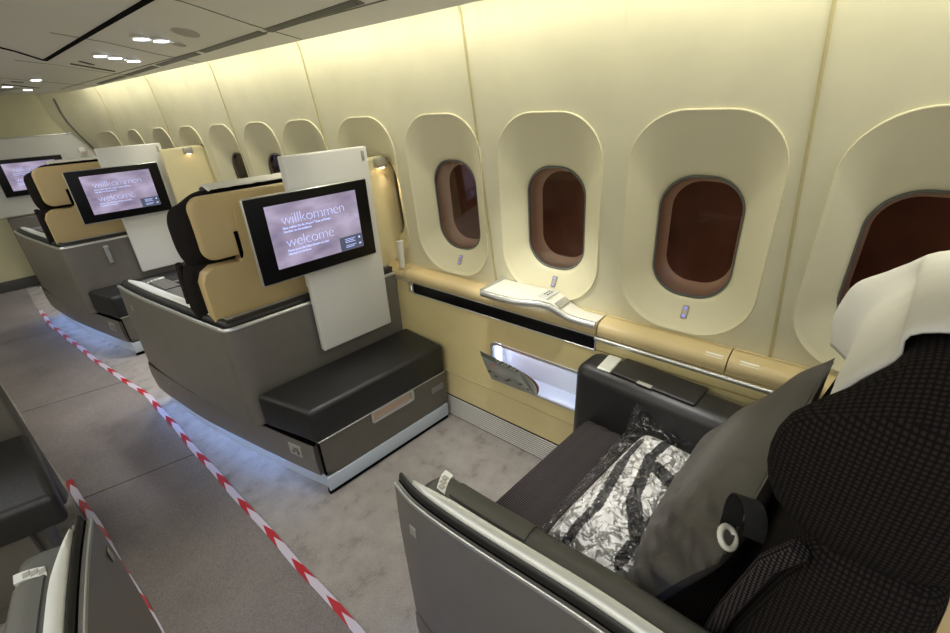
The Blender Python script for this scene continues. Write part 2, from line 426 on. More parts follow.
# ------------------------------------------------------------------ floor, ceiling, other walls
b = MB(); b.box((-.4, 2.2, -.02), (5.2, 9.4, .04)); struct(b, 'floor', M['carpet'])
RX = [(.25, -2.3), (.25, .2), (.19 * 1.55, .92), (.205, 2.21), (.158, 2.98), (.02, 3.72), (-.15, 4.85), (-.2, 5.5), (-.22, 6.19)]
LX = [(-.95, 6.19), (-.75, 5.5), (-.48, 4.01), (-.36, 2.94), (-.235, 2.1), (-.165, 1.4), (-.08, .6), (-.05, -2.3)]
RX[0:3] = [(.34, -2.3), (.33, 0), (.29, .92)]
def cut_poly(y0, y1):
    def at(L, y):
        L = sorted(L, key=lambda p: p[1])
        for a, c in zip(L, L[1:]):
            if a[1] <= y <= c[1]: return lerp(a[0], c[0], (y - a[1]) / (c[1] - a[1]))
        return L[-1][0] if y > L[-1][1] else L[0][0]
    r = [(at(RX, y0), y0)] + [p for p in sorted(RX, key=lambda p: p[1]) if y0 < p[1] < y1] + [(at(RX, y1), y1)]
    l = [(at(LX, y1), y1)] + [p for p in sorted(LX, key=lambda p: -p[1]) if y0 < p[1] < y1] + [(at(LX, y0), y0)]
    return r, l
labs = ['grey-brown aisle carpet runner panel nearest the camera', 'middle grey-brown aisle runner panel beside the near black ottoman corner',
        'grey-brown aisle runner panel next to the second seat shell from the front', 'far aisle runner panel ending at the front bulkhead']
ys = [-2.28, 2.235, 2.95 + .35, 4.6, 6.18]
for (y0, y1), lb in zip(zip(ys, ys[1:]), labs):
    r, l = cut_poly(y0 + .003, y1 - .003)
    # the seams run slightly askew
    sk = -.17
    P = r + l; P = [(x, y + (sk * (x - .2) if y in (y0 + .003, y1 - .003) and abs(y) < 6 and y > -2 else 0)) for x, y in P]
    b = MB(); b.prism(P, .0005, .006); tag(b.build('floor_runner', M['runner']), lb, 'carpet runner')
def tape(pts, wdt, label, seed, z=.0075):
    rnd = random.Random(seed); bm = bmesh.new(); uvl = bm.loops.layers.uv.new('UVMap')
    P = []
    for a, c in zip(pts, pts[1:]):
        n_ = max(2, int((Vector(c) - Vector(a)).length / .04))
        for i in range(n_): P.append(Vector(a).lerp(Vector(c), i / n_))
    P = [p - Vector((.006, 0)) for p in P]; P.append(Vector(pts[-1])); vs = []; acc = 0; V = []
    for i, p in enumerate(P):
        t = (P[min(i + 1, len(P) - 1)] - P[max(i - 1, 0)]).normalized(); nn = Vector((t.y, -t.x))
        zz_ = z + .0015 * math.sin(i * .9) + .001 * rnd.random()
        q = p + nn * .002 * math.sin(i * .5)
        V.append((bm.verts.new((q.x - nn.x * wdt / 2, q.y - nn.y * wdt / 2, zz_)), bm.verts.new((q.x + nn.x * wdt / 2, q.y + nn.y * wdt / 2, zz_ + .001)), acc))
        if i < len(P) - 1: acc += (P[i + 1] - p).length
    for A, B in zip(V, V[1:]):
        f = bm.faces.new((A[0], A[1], B[1], B[0]))
        for lp, uv in zip(f.loops, ((0, A[2]), (1, A[2]), (1, B[2]), (0, B[2]))): lp[uvl].uv = uv
    me = bpy.data.meshes.new('barrier_tape'); bm.to_mesh(me); bm.free(); me.materials.append(M['tape'])
    o = bpy.data.objects.new('barrier_tape', me); COL.objects.link(o)
    sm = o.modifiers.new('thickness', 'SOLIDIFY'); sm.thickness = .0008
    return tag(o, label, 'tape')
tape([(.345, -.6), (.335, 0), (.30, .92), (.21, 2.21), (.165, 2.98), (.03, 3.72), (-.14, 4.85), (-.17, 5.3)], .027, 'long red and white barrier tape along the right edge of the aisle runner', 1)
tape([(-.075, .4), (-.155, 1.4), (-.225, 2.1), (-.275, 2.5)], .027, 'short red and white barrier tape by the black ottoman at left', 2)

# ceiling: profile over n, lowered towards the nose
def pz(n):
    K = [(1.24, 1.785), (1.05, 1.835), (.85, 1.90), (.62, 1.955), (.3, 1.985), (-.6, 2.0), (-1.6, 1.96), (-2.2, 1.8)]
    if n >= K[0][0]: return K[0][1]
    for a, c in zip(K, K[1:]):
        if c[0] <= n <= a[0]: return lerp(c[1], a[1], (n - c[0]) / (a[0] - c[0]))
    return K[-1][1]
def zc(n, s):
    k = max(0, (s - 1) / 5.2)
    return 1.79 - .013 * max(0, s - 1) + (pz(n) - 1.785) * (1 - .8 * min(1, k) ** 1.3)
ns = [1.24 - .04 * k for k in range(18)]; ns += [.52 - .12 * k for k in range(22)]
ss = [-2.6 + .2 * k for k in range(46)]
b = MB(WF)
nx = lambda s: max(0, s - 5.3) ** 2 * .34
b.loft([[(n - (nx(s) if n > .9 else 0), s, zc(n, s)) for n in ns] for s in ss], closed=False)
b.loft([[(1.24 - nx(s), s, zc(1.24, s)) for s in ss], [(1.245 - nx(s), s, zc(1.24, s) + .012) for s in ss], [(1.20 - nx(s), s, zc(1.24, s) + .03) for s in ss], [(1.18 - nx(s), s, zc(1.24, s) + .25) for s in ss]], closed=False)
b.loft([[(1.45, s, 2.02) for s in ss], [(1.16, s, 2.03) for s in ss]], closed=False)
struct(b, 'ceiling', M['ceil'], 50)
def CP(n, s, dz=0): return (n, s, zc(n, s) - dz)
def strip(mb, a, c, hw, dz0, dz1, k=16):
    """thin bar following the ceiling between (n,s) points a and c"""
    a = Vector(a); c = Vector(c); t = (c - a).normalized(); nn = Vector((t.y, -t.x)); L = []
    for i in range(k + 1):
        p = a.lerp(c, i / k); q0 = p - nn * hw; q1 = p + nn * hw
        L.append([CP(q0.x, q0.y, dz0), CP(q1.x, q1.y, dz0), CP(q1.x, q1.y, dz1), CP(q0.x, q0.y, dz1)])
    mb.loft(L, cap0=True, cap1=True)
# local helper for world xy -> wall frame
def w2n(x, y): v = WF.inverted() @ Vector((x, y, 0)); return (v.x, v.y)
g1 = w2n(.41, 3.92); g2 = w2n(.57, 2.17); g2b = (g1[0] + (g2[0] - g1[0]) * 3.2, g1[1] + (g2[1] - g1[1]) * 3.2)
b = MB(WF); strip(b, g1, g2b, .010, -.002, .004, 30); struct(b, 'trim_8', M['black'])
b = MB(WF); g3 = w2n(.22, 3.64); strip(b, g1, g3, .009, -.002, .004); g4 = (g3[0] - .45, g3[1] - .9); strip(b, g3, g4, .009, -.002, .004); struct(b, 'trim_9', M['black'])
# curved panel joints
for k, s0 in enumerate((1.9, 2.9, 3.9, 4.9)):
    b = MB(WF); strip(b, (1.23, s0), (.66, s0 + .12), .003, -.002, .0015); struct(b, 'trim_%d' % (10 + k), M['vent'])
b = MB(WF); strip(b, (1.12, .2), (1.12, 6.0), .003, -.002, .0015, 40); struct(b, 'trim_14', M['vent'])
# air slots along the ceiling edge
vl = ['nearest of the row', 'second nearest of the row', 'third nearest of the row', 'fourth nearest of the row', 'farthest of the row']
for k, (s0, s1) in enumerate(((1.33, 1.94), (1.98, 2.62), (2.68, 3.27), (3.33, 3.95), (4.0, 4.7))):
    nv = lambda s_: 1.11 + (s_ - 1.9) * .033
    r_ = root('air_vent', WF @ Vector(CP(nv(s0), s0, 0)), 'grey slotted ceiling air vent above the windows, ' + vl[k], 'air vent', 'ceiling air vents')
    b = MB(WF); strip(b, (nv(s0), s0), (nv(s1), s1), .017, -.002, .0025); b.build('vent_frame', M['vent'], r_)
    for q in (-.009, 0, .009):
        b = MB(WF); strip(b, (nv(s0) + q, s0 + .02), (nv(s1) + q, s1 - .02), .002, .001, .005); b.build('slat', M['gasket'], r_)
def downlight(x, y, lab, a=.03, e=.02, pw=9):
    n_, s_ = w2n(x, y); p = WF @ Vector(CP(n_, s_, .002))
    r_ = root('ceiling_light', p, lab, 'ceiling light', 'ceiling downlights')
    for nm, sc, dz, m_ in (('ring', 1.35, 0, 'silverm'), ('lamp', 1, .004, 'lampcool')):
        L = []
        for zz_ in (-.004, .003):
            L.append([(p.x + a * sc * math.cos(t * PI / 10), p.y + a * sc * math.sin(t * PI / 10), p.z - dz - zz_) for t in range(20)])
        b2 = MB(); b2.loft(L, cap0=True, cap1=True); b2.build(nm, M[m_], r_)
    return spot('downlight_beam', (p.x, p.y, p.z - .02), (p.x - .1, p.y - .05, 0), pw, (.93, .93, 1), 62, .6, .03)

def yw(x, y): return (x, y)
for x, y, lab in ((.66, 2.76, 'round ceiling downlight nearest the camera, inboard of a pair'), (.72, 2.69, 'round ceiling downlight nearest the camera, window side of a pair'),
                  (.60, 3.42, 'round ceiling downlight in the middle group, inboard one'), (.655, 3.38, 'round ceiling downlight in the middle group, second from inboard'), (.73, 3.35, 'round ceiling downlight in the middle group, window side'),
                  (.42, 4.94, 'small far ceiling downlight just behind the dark slot'), (.28, 5.58, 'leftmost far ceiling downlight near the bulkhead'), (.41, 5.77, 'farthest ceiling downlight nearest the bulkhead')):
    downlight(x, y, lab, pw=22)
for (a_, c_, a2, c2, lab) in (((.52, 3.9), (.73, 3.9), (.55, 3.75), (.61, 3.78), 'long dark slot in ceiling beside the middle downlights'), ((.25, 5.45), (.47, 5.55), (.30, 5.2), (.36, 5.22), 'long dark slot in ceiling at the far downlights')):
    r_ = root('ceiling_slot', WF @ Vector(CP(*w2n(*a_))), lab, 'vent')
    for P_ in ((a_, c_), (a2, c2)):
        b = MB(WF); strip(b, w2n(*P_[0]), w2n(*P_[1]), .014, -.002, .004); b.build('slot', M['text'], r_)
r_ = root('ceiling_speaker', WF @ Vector(CP(.98, 2.4)), 'flat oval grey speaker grille in the ceiling panel', 'speaker')
for q, (n_, s_, ra) in enumerate(((.975, 2.36, .05), (1.03, 2.6, .028))):
    b = MB(WF)
    b.loft([[(n_ + ra * math.cos(t * PI / 12), s_ + ra * 1.3 * math.sin(t * PI / 12), zc(n_ + ra * math.cos(t * PI / 12), s_) - z_) for t in range(24)] for z_ in (-.003, .0015)], cap0=True, cap1=True)
    b.build('grille', M['ceil2'], r_)
# left wall and front bulkhead
b = MB(); b.box((-2.2, 2.2, 1.0), (.05, 9.4, 2.1)); struct(b, 'wall_left', M['wall'])
b = MB(); b.box((-.6, 6.26, 1.0), (4.2, .05, 2.1)); struct(b, 'wall_front', M['bulk'])
b = MB(); b.box((-.9, 6.22, .05), (3.0, .03, .10), .004); struct(b, 'baseboard_front', M['text'])
# white upper panel of the bulkhead, silver rim, lower dark panel
b = MB(); xs = [(-1.2, .67), (.56, .70), (.84, 1.10), (.84, 1.20), (.78, 1.375), (-1.2, 1.36)]
b.loft([[(x, 6.20, z) for x, z in xs], [(x, 6.235, z) for x, z in xs]], cap0=True, cap1=True); struct(b, 'trim_17', M['white'])
b = MB(); b.tube([(-1.2, 6.2, 1.355), (.78, 6.2, 1.38), (.90, 6.2, 1.10)], .006); struct(b, 'trim_15', M['silver'])
b = MB(); b.box((.35, 6.16, .37), (.92, .1, .62), .006); struct(b, 'trim_18', M['taupe2'])
b = MB(); P = [WF @ Vector((wn(6.05, z) - .004, 6.06, z + zd(6.05))) for z in [.8 + .1 * k for k in range(11)]]
b.tube(P, .012); struct(b, 'trim_16', M['vent'])
r_ = root('call_panel', (.655, 6.19, 1.19), 'small silver switch plate on the white bulkhead panel', 'switch')
b = MB(); b.box((.655, 6.192, 1.2), (.06, .012, .085), .004); b.build('plate', M['silverm'], r_)
b = MB(); b.box((.66, 6.184, 1.19), (.03, .006, .035), .002); b.build('button', M['peach'], r_)

# ------------------------------------------------------------------ side ledge along the window wall
SL = root('side_cabinet', WF @ Vector((1.42, .4, 0)), 'long khaki side cabinet with tan leather ledge below the windows', 'cabinet', rz=ANG)
ND = 1.385
def ring_panel(mb, x0, x1, y0, y1, hole, c, n0, n1):
    A = [(c[0] + x, c[1] + y) for x, y in hole]; Bq = rect_match(A, x0, x1, y0, y1)
    mb.loft([[(n1, x, y) for x, y in A], [(n0, x, y) for x, y in A], [(n0, x, y) for x, y in Bq], [(n1, x, y) for x, y in Bq]])
hole = rr(.62, .20, .028, 6)
b = MB(WF); ring_panel(b, .0, 1.76, .137, .67, hole, (.78, .452), ND, ND + .02); b.box((ND + .01, -1.0, .40), (.02, 2.0, .54))
b.build('side_panel', M['khaki'], SL)
b = MB(WF)
b.box((ND - .0005, .4, .281), (.003, 2.7, .004)); b.build('panel_joint', M['seam'], SL)
b = MB(WF)
L = []
for (sc, n_) in ((1.0, ND - .002), (1.0, ND - .006), (.975, ND - .006), (.97, ND + .004)):
    L.append([(n_, .78 + x * (sc if sc == 1 else (.62 - .024) / .62), .452 + y * (sc if sc == 1 else (.2 - .022) / .2)) for x, y in hole])
b.loft(L); b.build('pocket_frame', M['silver'], SL)
b = MB(WF); L = [[(n_, .78 + x * k, .452 + y * k) for x, y in hole] for n_, k in ((ND + .015, 1), (ND + .10, .97))]
b.loft(L, cap1=True); b.build('pocket', M['pocket'], SL)
b = MB(WF); b.box((ND + .05, .78, .537), (.03, .52, .008), .003); b.box((ND + .05, 1.078, .452), (.02, .006, .13), .002); b.build('pocket_light', M['ledwhite'], SL)
# baseboard with horizontal slats
b = MB(WF); b.box((ND + .004, .35, .066), (.004, 2.85, .13)); struct(b, 'trim_19', M['black'])
b = MB(WF)
for k in range(10): b.box((ND + .001, .35, .010 + .0125 * k), (.005, 2.85, .0068), .001, 2)
struct(b, 'baseboard_right', M['grill'])
# ledge body: sweep of a rounded section along s
def ledge(mb, s0, s1, dz=0, e=0):
    sec = [(ND + .004, .727), (ND - .004, .735), (ND - .004, .757), (ND + .001, .770), (ND + .012, .779), (ND + .03, .783), (1.452, .786), (1.475, .787), (1.475, .727)]
    mb.loft([[(n_, s, z) for n_, z in sec] for s in (s0, s1)], cap0=True, cap1=True)
lids = [(-2.0, .163), (.167, .592), (.597, 1.62), (1.624, 1.93)]
for s0, s1 in lids:
    b = MB(WF); ledge(b, s0, s1); b.build('ledge_top', M['tan'], SL, 50)
b = MB(WF); b.box((1.45, .8, .7885), (.0025, 2.3, .001)); b.build('ledge_joint', M['seam'], SL)
# dark slot with silver rim
b = MB(WF); b.box((ND + .012, 1.08, .697), (.03, .97, .052), .004); b.build('dark_slot', M['bezelblack'], SL)
b = MB(WF); b.box((ND + .001, 1.085, .6705), (.012, .985, .007), .003); b.box((ND + .001, 1.572, .698), (.010, .008, .056), .003); b.box((ND, .594, .698), (.012, .008, .06), .003)
b.box((ND + .001, 1.75, .728), (.012, .34, .007), .003); b.box((ND, 1.08, .7275), (.008, .97, .004), .001); b.build('slot_rim', M['silver'], SL)
b = MB(WF); b.box((ND + .006, -.7, .70), (.02, 2.6, .05), .004); b.build('upper_panel', M['khaki'], SL)
b = MB(WF); b.box((ND - .006, -.7, .710), (.014, 2.6, .016), .006, rot=Matrix.Rotation(.010, 3, 'X')); b.build('rail', M['silver'], SL)
for s0, l_ in ((.205, .035), (.107, .035)):
    b = MB(WF); b.box((1.398, s0, .7755), (.016, l_ * 1.5, .006), .002, rot=Matrix.Rotation(-.6, 3, 'Y')); h = b.build('latch', M['silverm'], SL)
b = MB(WF); b.box((ND + .012, 1.72, .44), (.02, .22, .58)); b.build('side_panel', M['khaki'], SL)

# white tube standing on the ledge
R3 = root('white_tube', WF @ Vector((1.408, 1.655, .785)), 'slim white cylinder standing upright on the tan ledge', 'cylinder')
p = WF @ Vector((1.408, 1.655, 0))
b = MB(); b.cyl((p.x, p.y, .784), (p.x, p.y, .915), .0145, .0165, 28); b.build('body', M['whitep'], R3)
b = MB(); b.cyl((p.x, p.y, .915), (p.x, p.y, .919), .0175, .0175, 28); b.build('cap', M['silverm'], R3)
b = MB(); b.cyl((p.x, p.y, .7835), (p.x, p.y, .787), .022, .022, 28); b.build('base_ring', M['seam'], R3)

# white moulded swing arm / tray on the ledge
TR = root('white_tray_arm', WF @ Vector((1.42, .9, .785)), 'white moulded tray arm with silver edge resting on the ledge', 'tray', rz=ANG)
st = [(1.062, 1.300, .834), (.97, 1.300, .834), (.90, 1.303, .835), (.85, 1.318, .837), (.81, 1.335, .836), (.775, 1.350, .828), (.74, 1.366, .806), (.705, 1.374, .790), (.66, 1.377, .787), (.598, 1.378, .787)]
st = [tuple(v) for v in [tuple(p) for p in [Vector(q) for q in st]]]
def arm_sec(s_, n0, z): return [(n0, s_, z - .016), (n0, s_, z - .003), (n0 + .006, s_, z), (1.452, s_, z), (1.458, s_, z - .003), (1.458, s_, z - .012), (n0 + .02, s_, z - .018)]
b = MB(WF); b.loft([arm_sec(*q) for q in st], cap0=True, cap1=True); b.build('tray', M['whitep'], TR, 45)
b = MB(WF); pth = [(1.455, 1.064, .827), (1.31, 1.066, .824), (1.299, 1.058, .823)] + [(n0 - .001, s_, z - .011) for s_, n0, z in st[1:]]
b.tube(pth, .0135, 12); b.build('silver_edge', M['silver'], TR, 60)
b = MB(WF); b.box((1.41, .815, .8385), (.085, .045, .005), .002, rot=Matrix.Rotation(.05, 3, 'X')); k1 = b.build('control_panel', M['silverm'], TR)
for q in range(2):
    for w_ in range(3):
        b = MB(WF); b.box((1.395 + .015 * w_, .822 - .013 * q, .842), (.006, .005, .002)); b.build('button', M['text'], k1)
b = MB(WF); b.box((1.41, .752, .818), (.075, .03, .004), .001, rot=Matrix.Rotation(math.radians(24), 3, 'X')); b.build('grip_pad', M['plate'], TR)
for s_ in (.96, .90, .85):
    b = MB(WF); b.box((1.455, s_, .828), (.008, .014, .008), .002); b.build('hinge', M['silver'], TR)
b = MB(WF); b.box((1.415, .93, .7995), (.05, .16, .03), .01); b.build('foot', M['whitep'], TR)
b = MB(WF); b.box((1.39, .93, .8155), (.02, .20, .004), .001); b.build('light_strip', M['ledwhite'], TR)

# magazine leaning out of the pocket
MG = root('magazine', WF @ Vector((ND, .96, .36)), 'glossy grey magazine leaning out of the lit wall pocket', 'magazine', rz=ANG)
def mag():
    bm = bmesh.new(); L = bm.loops.layers.float_color.new('print'); nu, nv = 24, 24
    A = Vector((ND - .012, 1.083, .355)); Bv = Vector((ND - .004, .85, .352)); Cq = Vector((ND - .075, 1.095, .533)); D = Vector((ND - .085, .89, .522))
    G = [[bm.verts.new(WF @ ((A.lerp(Bv, u / nu)).lerp(Cq.lerp(D, u / nu), v / nv) + Vector((-.004 * math.sin(PI * v / nv), 0, 0)))) for v in range(nv + 1)] for u in range(nu + 1)]
    for u in range(nu):
        for v in range(nv):
            f = bm.faces.new((G[u][v], G[u + 1][v], G[u + 1][v + 1], G[u][v + 1]))
            q = noise.noise(Vector((u * .16, v * .12, 1))); g_ = .34 + .22 * q
            c = (g_ * .95, g_, g_ * .93, 1)
            if v > 19: c = (.13, .14, .12, 1)
            if v > 19 and u > 9 and (u * 7 + v * 3) % 5 < 2: c = (.5, .53, .5, 1)
            if 3 < u < 8 and 12 < v < 17 and ((u - 6) ** 2 + (v - 14.5) ** 2) in (2.25, 3.25, 4.25): c = (.6, .12, .10, 1)
            if 4 <= v <= 8 and (u * 5 + v * 7) % 6 < 2 and u % 9 < 5: c = (.03, .03, .03, 1)
            for lp in f.loops: lp[L] = c
    inv = (Matrix.Translation(WORLD[MG.name][0]) @ Matrix.Rotation(ANG, 4, 'Z')).inverted(); bm.transform(inv)
    me = bpy.data.meshes.new('cover'); bm.to_mesh(me); bm.free(); me.materials.append(M['cover'])
    o = bpy.data.objects.new('cover', me); COL.objects.link(o); o.parent = MG
    o.modifiers.new('t', 'SOLIDIFY').thickness = .0015
    for k in range(4):
        b = MB(WF); L = []
        for v in range(13):
            t = v / 12; bow = .004 + (.006 + .006 * k) * math.sin(PI * t)
            e0 = A.lerp(Cq, t) + Vector((bow - .004 * math.sin(PI * t) + .001, 0, -.006)); e1 = Bv.lerp(D, t) + Vector((bow - .004 * math.sin(PI * t) + .001, -.004 - .012 * k * math.sin(PI * t), -.006))
            L.append([e0, e1, e1 + Vector((.0012, 0, 0)), e0 + Vector((.0012, 0, 0))])
        b.loft(L, cap0=True, cap1=True); b.build('page', M['redink'] if k == 3 else M['paper'], MG)
mag()

# ------------------------------------------------------------------ seat shell (row two coordinates)
TOPC = [(1.28, 1.81), (.9, 1.81), (.55, 1.81), (.45, 1.812), (.41, 1.82), (.392, 1.84), (.378, 1.90), (.35, 2.03), (.305, 2.26), (.262, 2.48), (.232, 2.67), (.216, 2.80)]
BOTC = [(.517, 1.492), (.47, 1.65), (.41, 1.87), (.345, 2.12), (.292, 2.34), (.25, 2.58), (.215, 2.80), (.205, 2.92)]
def dense(P, k=4):
    out = []
    n = len(P)
    for i in range(n - 1):
        p0, p1, p2, p3 = (Vector(P[max(i - 1, 0)]), Vector(P[i]), Vector(P[i + 1]), Vector(P[min(i + 2, n - 1)]))
        for j in range(k):
            t = j / k
            out.append(.5 * ((2 * p1) + (-p0 + p2) * t + (2 * p0 - 5 * p1 + 4 * p2 - p3) * t * t + (-p0 + 3 * p1 - 3 * p2 + p3) * t ** 3))
    out.append(Vector(P[-1])); return out
def offs(P, d):
    out = []
    for i, p in enumerate(P):
        t = (P[min(i + 1, len(P) - 1)] - P[max(i - 1, 0)]).normalized(); out.append(p + Vector((t.y, -t.x)) * d)
    return out
def sweep(mb, path, secf, tr=None):
    """secf(u) -> list of (t, z); path runs so that the inside lies at +offset"""
    T = [0]
    for a, c in zip(path, path[1:]): T.append(T[-1] + (c - a).length)
    L = []
    for i, p in enumerate(path):
        t = (path[min(i + 1, len(path) - 1)] - path[max(i - 1, 0)]).normalized(); nn = Vector((t.y, -t.x))
        L.append([(p.x + nn.x * a, p.y + nn.y * a, z) for a, z in secf(T[i] / T[-1], p)])
    if tr: L = [[tr(q) for q in l_] for l_ in L]
    mb.loft(L, cap0=True, cap1=True)
TOPN = [(.288, 2.00), (.280, 2.12), (.274, 2.22), (.266, 2.33), (.254, 2.43), (.238, 2.55), (.226, 2.66), (.222, 2.75), (.231, 2.82)]
TOPL = [(.235, 2.0), (.205, 2.25), (.182, 2.45), (.162, 2.60), (.142, 2.72), (.128, 2.79), (.122, 2.82)]
def make_shell(name, off, label, tr=None, rear=True, path=None):
    """tr maps row-two coordinates into the world; off is the base point"""
    tr = tr or (lambda p: p)
    r_ = root(name, off, label, 'seat shell', None)
    P = dense(TOPC if rear else path)
    WD = 1 if rear else .60
    def front(y, z, d=0): return y
    def B(): return MB()
    # upper side panel: vertical skin under the rail
    def skin(z0, z1, thick, path, lean):
        def f(u, p):
            k = max(0, (p.y - 2.6) / .2)
            return [(0, z1), (0, z0), (thick, z0), (thick, z1)]
        return f
    b = B(); Lp = P
    L = []
    for i, p in enumerate(Lp):
        t = (Lp[min(i + 1, len(Lp) - 1)] - Lp[max(i - 1, 0)]).normalized(); nn = Vector((t.y, -t.x))
        k = max(0, (p.y - 2.3) / .5); ext = (.07 * max(0, (p.y - 2.3) / .5) if rear else 0)        # the lower front reaches further forward
        q = p + nn * .035
        L.append([(p.x, p.y, .752), (p.x - .004, p.y + ext * .3, .6), (p.x - .0, p.y + ext, .275), (q.x, q.y + ext, .275), (q.x, q.y, .752)])
    L = [[tr(q) for q in l_] for l_ in L]
    b.loft(L, cap0=True, cap1=True); b.build('side_panel', M['taupe'], r_, 40)
    # fascia below
    Q = [q for q in dense(BOTC) if q.y > 1.5 and q.y < 2.90] if rear else [p + Vector((-.002, .0)) for p in P] 
    b = B(); sweep(b, Q, lambda u, p: [(.004, .262), (.004, .2745), (.03, .2745), (.03, .262)], tr); b.build('panel_gap', M['black'], r_, 40)
    b = B(); sweep(b, Q, lambda u, p: [(0, .268), (-.003, .2), (.004, .105), (.03, .105), (.04, .268)], tr); b.build('fascia', M['taupe'], r_, 40)
    b = B(); sweep(b, Q, lambda u, p: [(.037, .11), (.037, .0), (.06, .0), (.06, .11)], tr); b.build('kick_plate', M['kick'], r_, 40)
    b = B(); sweep(b, Q, lambda u, p: [(.022, .1045), (.022, .0995), (.034, .0995), (.034, .1045)], tr); b.build('light_strip', M['ledblue'], r_, 40)
    # rails
    b = B(); sweep(b, P, lambda u, p: [(-.003, .748), (-.003, .758), (.003, .762), (.009, .758), (.009, .748)] if rear else [(-.001, .744), (-.001, .752), (.002, .754), (.005, .752), (.005, .744)], tr); b.build('edge_rail', M['silver'], r_, 60)
    b = B(); sweep(b, P, lambda u, p: [(.009, .74), (.009, .752), (.022, .752), (.022, .74)] if rear else [(.004, .735), (.004, .749), (.014, .754), (.014, .735)], tr); b.build('groove', M['black'], r_, 60)
    wide = lambda p: (.047 if rear else .037) if p.y > 1.86 else .062
    b = B(); sweep(b, P, lambda u, p: [(.020, .745), (.020, .762), (.026, .774), (.038, .778), (wide(p), .776), (wide(p) + .004, .74)] if rear else [(.013, .745), (.013, .762), (.015, .770), (.019, .773), (.022, .771), (.023, .745)], tr); b.build('top_pad', M['padd'], r_, 60)
    if rear:
        R1 = [p for p in P if p.y <= 2.1]
        b = B(); sweep(b, R1, lambda u, p: [(wide(p), .772), (wide(p), .781), (wide(p) + .005, .782), (wide(p) + .008, .772)], tr); b.build('inner_rail', M['silver'], r_, 60)
    # armrest console with silver strip
    A = [p for p in P if p.y > 1.90]; yt = A[-1].y
    def taper(p): return min(1, max(.02, (yt - .035 - p.y) / .13))
    A2 = [p for p in A if p.y <= yt - .03]
    A2 = [A2[0]] + A2[1:]
    def sil(u, p):
        k = taper(p) ** .6; w_ = (.034 if rear else .024) * k; q0 = .036 if rear else .021; dz_ = 0 if rear else -.006
        return [(q0, .765 + dz_), (q0 + .002, .781 + dz_), (q0 + .002 + w_ * .4, .787 + dz_), (q0 + .002 + w_, .785 + dz_), (q0 + .004 + w_, .765 + dz_)]
    b = B(); sweep(b, A2, sil, tr); b.build('silver_strip', M['silverm'], r_, 60)
    A3 = [p for p in A if p.y <= yt - .05]
    A3 = A3 + [A3[-1].lerp(A[-1], .45)]
    def padf(u, p):
        k = 1 if p is not A3[-1] else .0
        zt = .762 if k else .735
        return [(.045, .50), (.045, zt), (.12 * WD, zt + .003), (.165 * WD, zt), (.185 * WD, zt - .010), (.192 * WD, zt - .04), (.188 * WD, .50)]
    b = B(); sweep(b, A3, padf, tr); b.build('armrest', M['pad'], r_, 50)
    # raised lid on the armrest and control strip
    A4 = [p for p in A3[:-1] if yt - .36 < p.y < yt - .115]
    b = B(); sweep(b, A4, lambda u, p: [(.10 * WD, .762), (.102 * WD, .7685), (.17 * WD, .7675), (.182 * WD, .760), (.186 * WD, .745), (.1 * WD, .745)], tr); b.build('armrest_lid', M['pad'], r_, 50)
    A5 = [p for p in A3[:-1] if yt - .17 < p.y <= yt - .10]
    b = B(); L = []
    for i in range(9):
        t = i / 8; x_ = .095 * WD + .085 * WD * t; yy_ = yt - .115 + .025 * math.sin(t * 1.5)
        c0 = min(A, key=lambda p: abs(p.y - yy_))
        L.append([tr((c0.x + x_, yy_ - .006, .7655)), tr((c0.x + x_, yy_ + .020, .7655)), tr((c0.x + x_, yy_ + .020, .758)), tr((c0.x + x_, yy_ - .006, .758))])
    b.loft(L, cap0=True, cap1=True); cp = b.build('control_strip', M['silverm'], r_, 50)
    for t in (.2, .42, .64):
        b = B(); x_ = .095 * WD + .085 * WD * t; yy_ = yt - .115 + .025 * math.sin(t * 1.5); c0 = min(A, key=lambda p: abs(p.y - yy_)); c_ = tr((c0.x + x_, yy_ + .007, .7662))
        b.box(c_, (.011, .014, .002), .0008); b.build('button', M['plate'], cp)
    # emblem plate
    if name != 'armrest_shell': pass
    c_ = tr(((TOPC[-2][0] if rear else path[-2][0]) - .004, path[-2][1] if path else 2.70, .66)); b = B(); b.box(c_, (.004, .022, .03), .0015); b.build('seat_number_plate', M['plate'], r_)
    if rear:
        c_ = (.475, 1.63, .21); rot = Matrix.Rotation(math.radians(15.5), 3, 'Z')
        b = B(); b.box(c_, (.006, .075, .062), .002, rot=rot); pl = b.build('pictogram_plate', M['plate'], r_)
        b = B(); 
        for dy, dz, sy, sz in ((-.01, .012, .03, .004), (-.005, .0, .04, .004), (.012, -.012, .02, .004), (-.018, -.012, .012, .012)): b.box(Vector(c_) + rot @ Vector((-.0035, dy, dz)), (.002, sy, sz), 0, rot=rot)
        b.build('print', M['text'], pl)
        b = B(); b.box((.243, 2.62, .225), (.004, .010, .012), .002); b.build('latch_button', M['silverm'], r_)
    return r_
shell2 = make_shell('seat_shell', (.5, 1.9, 0), 'taupe seat shell with padded rim around the middle seat, behind the large monitor')

